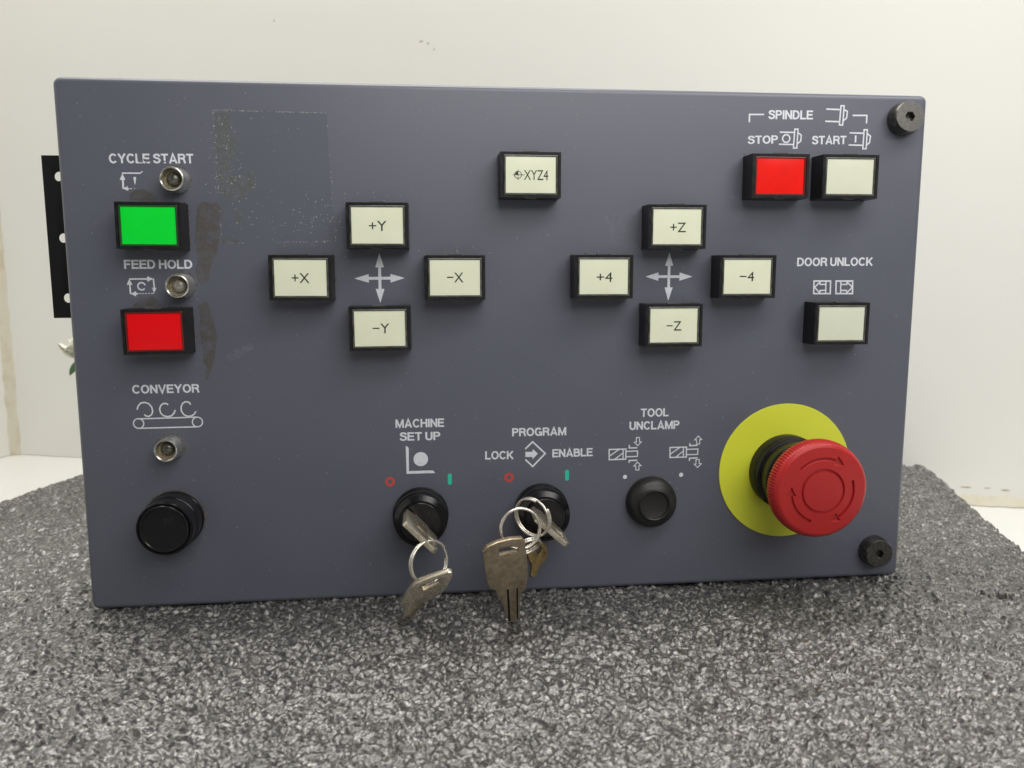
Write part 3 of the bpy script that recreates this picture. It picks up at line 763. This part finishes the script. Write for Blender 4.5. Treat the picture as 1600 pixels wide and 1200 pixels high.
# ------------------------------------------------------------------ wear on the paint: stains, glue, dust
def jag(pts, n, amp, seed):
    rng = random.Random(seed); out = []
    for i in range(len(pts)):
        a, b = Vector(pts[i]), Vector(pts[(i + 1) % len(pts)])
        for k in range(n):
            p = a.lerp(b, k / n); out.append((p.x + rng.uniform(-amp, amp), p.y + rng.uniform(-amp, amp)))
    return out
def decal(name, pts, material, h, n=5, amp=.25, seed=1, label=None):
    bm = bmesh.new(); poly(bm, jag(pts, n, amp, seed), h)
    o = finish(bm, name, M[material], panel, smooth=0)
    if label: o['label'] = label
    return o
decal('stain', [(-132.19,171.92), (-130.69,173.75), (-128.33,174.54), (-126.71,173.64), (-124.26,173.79), (-122.67,171.98), (-123.33,166.48), (-124.05,159.92), (-124.62,154.64), (-126.59,150.67), (-127.8,147.22), (-128.82,142.43), (-130.24,140.3), (-132.2,140.04), (-133.77,142.18), (-134.17,145.37), (-133.11,149.87), (-133.37,154.63), (-133.76,159.36), (-133.17,165.13)], 'stain', .020, seed=2, label='brown residue stain right of the green button')
decal('stain', [(-134.1,131.22), (-132.74,132.28), (-130.35,133.07), (-129.65,131.46), (-128.35,126.06), (-127.29,121.18), (-126.97,117.1), (-127.77,111.65), (-129.06,107.02), (-130.29,103.46), (-131.26,100.18), (-132.71,99.65), (-132.03,105.69), (-133.27,107.07), (-132.77,111.71), (-133.51,114.99), (-134.03,122.59), (-133.38,126.1)], 'stain', .020, seed=3, label='brown residue stain right of the red button')
decal('stain', [(-158.86,176.38), (-158.01,177.93), (-156.2,178.71), (-152.89,179.13), (-149.84,177.48), (-147.85,174.66), (-158.47,174.58)], 'stain', .020, seed=4, n=4)
decal('stain', [(-158.55,132.96), (-156.13,134.81), (-152.24,135.33), (-149.78,133.45), (-148.37,131.04), (-160.46,131.11)], 'stain', .020, seed=5, n=4)
decal('sticker_ghost', [(-123.81,211.01), (-100.93,211.06), (-78.17,210.62), (-77.84,190.59), (-77.26,174.2), (-76.11,158.15), (-99.87,157.55), (-123.02,157.23), (-123.01,173.89), (-123.81,190.04)], 'ghost', .008, amp=.12, seed=6)
decal('glue_film', [(-123.74,210.22), (-116.72,209.82), (-116.76,203.47), (-113.63,201.92), (-114.87,198.18), (-115.98,191.75), (-117.98,189.04), (-118.46,184.73), (-113.35,184.79), (-108.97,186.45), (-108.01,183.76), (-109.6,178.33), (-114.37,174.49), (-118.63,175.54), (-121.77,177.15), (-123.17,181.46), (-123.75,191.12)], 'film', .014, seed=7)
decal('glue_film', [(-117.17,172.29), (-113.44,171.23), (-113.44,165.22), (-116.43,164.93)], 'film', .014, seed=8)
decal('glue_film', [(-122.9,159.7), (-116.19,158.62), (-115.71,157.24), (-122.76,157.06)], 'film', .014, seed=9)
for i, (a, b, w) in enumerate((((40.41,171.18), (44.72,157.32), 2.6), ((43.67,171.99), (49.65,158.92), 1.8), ((51,175.59), (56.72,177.99), 1.6), ((-123.15,108.86), (-112.29,114.21), 3.2))):
    bm = bmesh.new(); stroke(bm, [a, ((a[0]+b[0])/2 + .4, (a[1]+b[1])/2), b], w, .010 + .001 * i)
    finish(bm, 'scuff', M['scuff'], panel, smooth=0)

rng = random.Random(11)
def fleck(bm, x, z, size, elong=1.8, h=.03):
    a = rng.uniform(0, math.pi); l = size * rng.uniform(.6, elong) / 2; w = size * rng.uniform(.25, .55) / 2
    ca, sa = math.cos(a), math.sin(a); bend = rng.uniform(-.6, .6) * w
    top = h + size * rng.uniform(.1, .3)
    P = [(-l, 0), (-l * .3, -w + bend), (l * .4, -w + bend), (l, bend * .5), (l * .3, w + bend), (-l * .5, w)]
    lo = [bm.verts.new((x + px * ca - pz * sa, -.002, z + px * sa + pz * ca)) for px, pz in P]
    hi = bm.verts.new((x + rng.uniform(-.3, .3) * l, -top, z))
    for i in range(6): bm.faces.new((lo[i], lo[(i + 1) % 6], hi))
bm = bmesh.new()
for i in range(1500):
    x, z = rng.uniform(-182, 182), rng.uniform(3, 219)
    fleck(bm, x, z, rng.choice((.16, .2, .22, .26, .32, .42)))
gl = [(-123.81,211.01), (-78.17,210.62), (-76.11,158.15), (-123.02,157.23)]
for (p0, p1, n) in ((0, 1, 100), (1, 2, 26), (2, 3, 60), (3, 0, 60)):
    a, b = Vector(gl[p0]), Vector(gl[p1])
    for i in range(n):
        t = rng.random() ** (1.0 if p0 != 1 else .6)
        if p0 == 2 and .55 < t < .8: continue
        p = a.lerp(b, t); fleck(bm, p.x + rng.gauss(0, .10), p.y + rng.gauss(0, .10), rng.choice((.25, .35, .5)), 2.6)
for (cx, cz, sx, sz, n) in ((-120.35,206.06) + (2.4, 3.0, 24), (-120.34,195.43) + (2.6, 4, 38), (-121.02,181.48) + (2.6, 4, 44), (-114.55,182.08) + (5, 4, 60), (-115.73,168.49) + (3, 4, 22), (-82.96,168.66) + (6, 6, 60), (-93.07,163.1) + (8, 4, 24), (-97.94,205.37) + (4, 3, 11), (-86.75,169.14) + (10, 6, 22), (-58.13,175.61) + (9, 2, 22), (-26.27,153.38) + (8, 1.4, 16)):
    for i in range(n): fleck(bm, cx + rng.gauss(0, sx), cz + rng.gauss(0, sz), rng.choice((.22, .3, .42, .55)), 2.4)
d = finish(bm, 'dust_specks', M['dust'], panel, smooth=0); d['kind'] = 'stuff'
# grime packed round the feet of buttons and lamps
bm = bmesh.new()
for o in [q for q in panel.children if q.name.split('.')[0] == 'push_button']:
    x0, z0 = o.location.x / MM, o.location.z / MM
    left = x0 < -80
    for i in range(46 if left else 16):
        fleck(bm, x0 + rng.uniform(-BW/2, BW/2), z0 + BH/2 + abs(rng.gauss(0, .5)) + .15, rng.choice((.4, .6, .8)), 2.0)
    for i in range(40 if left else 8):
        sgn = 1 if x0 < -20 else -1
        fleck(bm, x0 + sgn * (BW/2 + abs(rng.gauss(0, .35)) + .2), z0 + rng.uniform(-BH/2, BH/2), rng.choice((.35, .5, .7)), 2.0)
for (cx, cz, r, n) in ((-139.81,182.68) + (5.7, 70), (-140.04,139.62) + (5.7, 80), (-148.59,70.8) + (5.7, 80), (-148.43,39.21) + (12.6, 170), (63.18,40.19) + (11.8, 70)):
    for i in range(n):
        a = rng.uniform(-.4, math.pi * .95); rr = r + abs(rng.gauss(0, .3)); fleck(bm, cx + rr * math.cos(a), cz + rr * math.sin(a), rng.choice((.4, .6, .8)), 1.8)
d = finish(bm, 'grime', M['grime'], panel, smooth=0); d['kind'] = 'stuff'

# ------------------------------------------------------------------ keys and rings
def frame_key(name, pts3, holes3, th, material, label):
    """a key lying in the plane of its outline points"""
    P = [Vector(p) for p in pts3]; c = sum(P, Vector()) / len(P)
    n = Vector((0, 0, 0))
    for i in range(len(P)): n += (P[i] - c).cross(P[(i + 1) % len(P)] - c)
    n.normalize()
    if n.y > 0: n = -n
    up = Vector((0, 0, 1)); zax = (up - n * up.dot(n)).normalized(); xax = zax.cross(-n).normalized() * -1
    yax = -n; xax = yax.cross(zax)
    flat = lambda p: ((Vector(p) - c).dot(xax), (Vector(p) - c).dot(zax))
    bm = plate([flat(p) for p in pts3], [[flat(p) for p in h] for h in holes3], th)
    o = finish(bm, name, material, bevel=.14)
    o.matrix_world = Matrix((xax, yax, zax)).transposed().to_4x4()
    o.location = c * MM
    tag(o, label, 'key')
    return o, flat
def bow_key(center, ang, d0, d1, hw, label, material, hole, seed):
    """key standing in its lock: bow edge-on to the viewer; plate spans direction t and the panel normal"""
    out = [(-hw, d0 + 2.2), (-hw + 1.2, d0 + .6), (-4.2, d0), (-4.2, 8.5), (4.2, 8.5), (4.2, d0), (hw - 1.2, d0 + .6), (hw, d0 + 2.2), (hw, d1 - 1.6), (hw - 1.6, d1), (-hw + 1.0, d1), (-hw, d1 - 1.0)]
    bm = plate(out, [hole], 2.3)
    o = finish(bm, 'key', material, bevel=.16)
    t = Vector((math.cos(ang), 0, math.sin(ang))); dd = Vector((0, -1, 0)); y = dd.cross(t)
    o.matrix_world = Matrix((t, y, dd)).transposed().to_4x4(); o.location = Vector((center[0], 0, center[1])) * MM
    tag(o, label, 'key')
    bm = bmesh.new(); box(bm, -2.6, 2.6, -1.36, -1.1, d0 + 5.0, d0 + 11.5)
    box(bm, -2.6, 2.6, 1.1, 1.36, d0 + 5.0, d0 + 11.5)
    finish(bm, 'stamped_mark', M['key_dark'], o, bevel=.08)
    return o
def slot(cx, cz, w, h):
    return [(cx - w/2, cz - h/2), (cx + w/2, cz - h/2), (cx + w/2, cz + h/2), (cx - w/2, cz + h/2)]
bow_key(K1C, R(-46), 14.6, 34, 9.1, 'nickel key standing in the machine set up switch', M['key'], slot(5.3, 27.5, 3.6, 6.5), 1)
bow_key(K2C, R(-42), 14.6, 34, 9.1, 'nickel key standing in the program switch', M['key'], slot(4.6, 27.0, 3.6, 6.5), 2)

def split_ring(center3, radius, wire, yaw, pitch, label, turns=1.9, phase=0.0, name='key_ring'):
    """wire coiled nearly twice, like a split ring"""
    n = 150; m = 10; bm = bmesh.new(); rings = []
    for i in range(n + 1):
        a = 2 * math.pi * turns * i / n + phase
        off = (i / n - .5) * wire * 1.9
        c = Vector((radius * math.cos(a), off, radius * math.sin(a)))
        rad = Vector((math.cos(a), 0, math.sin(a))); ax = Vector((0, 1, 0))
        rings.append([bm.verts.new(c + (rad * math.cos(2*math.pi*k/m) + ax * math.sin(2*math.pi*k/m)) * wire / 2) for k in range(m)])
    for A, B in zip(rings, rings[1:]):
        for k in range(m): bm.faces.new((A[k], A[(k+1) % m], B[(k+1) % m], B[k]))
    bm.faces.new(rings[0][::-1]); bm.faces.new(rings[-1])
    o = finish(bm, name, M['wire'], loc=center3, smooth=60)
    o.rotation_euler = (pitch, 0, yaw)
    tag(o, label, 'key ring')
    return o
split_ring((-38.88,-33,26.94), 8.9, 1.15, R(34), R(-8), 'steel split ring on the machine set up key', phase=.6)
split_ring((-1.87,-39,41.95), 8.15, 1.15, R(4), R(-6), 'front steel split ring holding the dark hanging key', phase=2.4)
split_ring((4.14,-31,44.11), 8.2, 1.15, R(-42), R(6), 'rear steel split ring through the program switch key', phase=1.2)
split_ring((2.28,-33,32.45), 5.2, 1.0, R(20), R(38), 'small steel ring on the little brass key', phase=.4)

o, fl = frame_key('key', [(-44.44,-42.24,22.58), (-38.05,-44.52,25.85), (-31.48,-46.28,28.36), (-29.96,-45.9,27.78), (-29.74,-44.77,26.13), (-31.85,-40.73,20.2), (-34.38,-37.91,16.09), (-38.19,-36.23,13.66), (-41.38,-33.98,10.39), (-43.27,-32.19,7.78), (-45.77,-29.31,3.58), (-48.26,-27.37,0.77), (-50.52,-27.01,0.26), (-50.26,-28.76,2.83), (-49.35,-29.81,4.37), (-49.65,-31.01,6.13), (-48.7,-32.05,7.64), (-48.85,-33.01,9.06), (-50.29,-33.48,9.77), (-50.65,-34.38,11.1), (-48.92,-37.33,15.42), (-46.83,-40.06,19.41)],
    [[(-41.93,-41.42,21.35), (-35.78,-43.82,24.79), (-35.03,-42.22,22.43), (-41.32,-39.5,18.51)]], 2.2, M['key'], 'nickel key hanging from the machine set up key ring')
bm = bmesh.new()
a, b = Vector(fl((-41.62,-34.77,11.57))), Vector(fl((-48.22,-28.03,1.73)))
stroke(bm, [tuple(a), tuple(b)], 1.0, 1.13); finish(bm, 'groove', M['key_dark'], o, smooth=0)

o, fl = frame_key('key', [(-17.78,-45.18,35.36), (-16.17,-45.65,37.52), (-12.09,-45.67,39.32), (-6.95,-45.27,40.31), (-2,-44.55,40.2), (-0.91,-44,38.97), (0.03,-41.82,32.63), (1,-39.08,24.55), (0.82,-37.08,18.31), (0.39,-36.3,15.7), (-1.05,-36.29,15.04), (-1.66,-35.57,12.56), (-1.68,-33.8,7.08), (-1.66,-32.21,2.17), (-2.97,-31.74,0.16), (-5.72,-32.16,0.25), (-7.59,-33.13,2.46), (-8.03,-33.89,4.61), (-7.75,-34.3,6.01), (-8.45,-35.01,7.91), (-9.71,-36.07,10.64), (-11.05,-36.96,12.84), (-11.77,-38.18,16.28), (-14.51,-39.09,17.92), (-15.79,-40.4,21.43), (-16.95,-42.78,28.3)],
    [[(-11.3,-44.65,36.51), (-6.85,-44.16,36.91), (-3.45,-43.64,36.76), (-3.34,-42.69,33.87), (-6.65,-43.16,33.9), (-11.12,-43.61,33.38)]], 2.3, M['key_dark'], 'dark tarnished key hanging in front from the program key ring')
for q0, q1, w in (((-7.19,-37.68,16.7), (-5.95,-32.28,0.54), .9), ((-3.28,-37.19,16.88), (-2.57,-32.06,1.3), .7)):
    bm = bmesh.new(); stroke(bm, [fl(q0), fl(q1)], w, 1.17); finish(bm, 'groove', M['bracket'], o, smooth=0)

# little brass key behind the dark one
bc = Vector((6.6,-27,27.11)); n = 20
out = arc(0, 0, 5.0, 5.0, -60, 240, 26) + [(-1.6, -6.2), (-1.6, -9.5), (-.9, -10.3), (.6, -9.6), (1.6, -8.6), (1.3, -7.4), (1.7, -6.2)]
bm = plate(out, [[(1.7 * math.cos(2*math.pi*i/16), 1.7 + 1.7 * math.sin(2*math.pi*i/16)) for i in range(16)]], 1.9)
o = finish(bm, 'key', M['brass'], loc=bc, bevel=.25); o.rotation_euler = (R(-10), R(18), R(24))
tag(o, 'little round brass key behind the dark hanging key', 'key')

# ------------------------------------------------------------------ white rose behind the left edge
def rose():
    root = empty('rose', (-297.5, 285, 0.0))
    tag(root, 'white rose with a green leaf peeking out behind the left edge of the panel', 'flower')
    rg = random.Random(4)
    head = Vector((0, 0, 88))
    for k in range(22):
        ring = 0 if k < 5 else 1 if k < 12 else 2
        a = 2.4 * k; rad = (3, 8, 13)[ring]; hgt = (15, 15, 13)[ring]; wid = (10, 17, 24)[ring]; lean = (.1, .35, .6)[ring]
        bm = bmesh.new(); g = []
        for i in range(7):
            row = []
            for j in range(6):
                u = i / 6 - .5; v = j / 5
                prof = math.sin(math.pi * (.18 + .72 * v)) ** .7
                x = u * wid * prof; z = v * hgt * (1 - .25 * (2 * u) ** 2); y = rad * (.25 + .75 * v) + lean * v * v * 5 - 6 * u * u * prof + rg.uniform(-.4, .4)
                row.append(bm.verts.new((x, y, z)))
            g.append(row)
        for i in range(6):
            for j in range(5): bm.faces.new((g[i][j], g[i+1][j], g[i+1][j+1], g[i][j+1]))
        o = finish(bm, 'petal', M['petal'], root, smooth=80, loc=head - Vector((0, 0, 6)))
        o.rotation_euler = (rg.uniform(-.1, .1), 0, a)
        md = o.modifiers.new('thickness', 'SOLIDIFY'); md.thickness = .0004
        o.modifiers.new('smooth', 'SUBSURF').render_levels = 1
    bm = bmesh.new()
    pts = [(38, 0, -1), (33, 0, 20), (22, 1, 45), (9, 0, 70), (0, 0, 84)]
    rings = [[bm.verts.new((x + 1.4 * math.cos(k * math.pi / 4), y + 1.4 * math.sin(k * math.pi / 4), z)) for k in range(8)] for x, y, z in pts]
    for A, B in zip(rings, rings[1:]): bridge(bm, A, B)
    finish(bm, 'stem', M['leaf'], root, smooth=80)
    for az, zz, ln, el in ((R(250), 82, 15, -.5), (R(330), 80, 16, -.4), (R(120), 80, 15, -.5), (R(330), 76, 20, -.3)):
        bm = bmesh.new(); g = []
        for i in range(7):
            t = i / 6; w = 4.2 * math.sin(math.pi * min(1, t * .96 + .02)) ** .8
            g.append([bm.verts.new((t * ln, s_ * w, t * ln * el - 2 * t * t * 2 + (abs(s_) * .8))) for s_ in (-1, 0, 1)])
        for i in range(6):
            for j in range(2): bm.faces.new((g[i][j], g[i+1][j], g[i+1][j+1], g[i][j+1]))
        o = finish(bm, 'leaf', M['leaf'], root, smooth=80, loc=(0, 0, zz)); o.rotation_euler.z = az
        md = o.modifiers.new('thickness', 'SOLIDIFY'); md.thickness = .0004
rose()
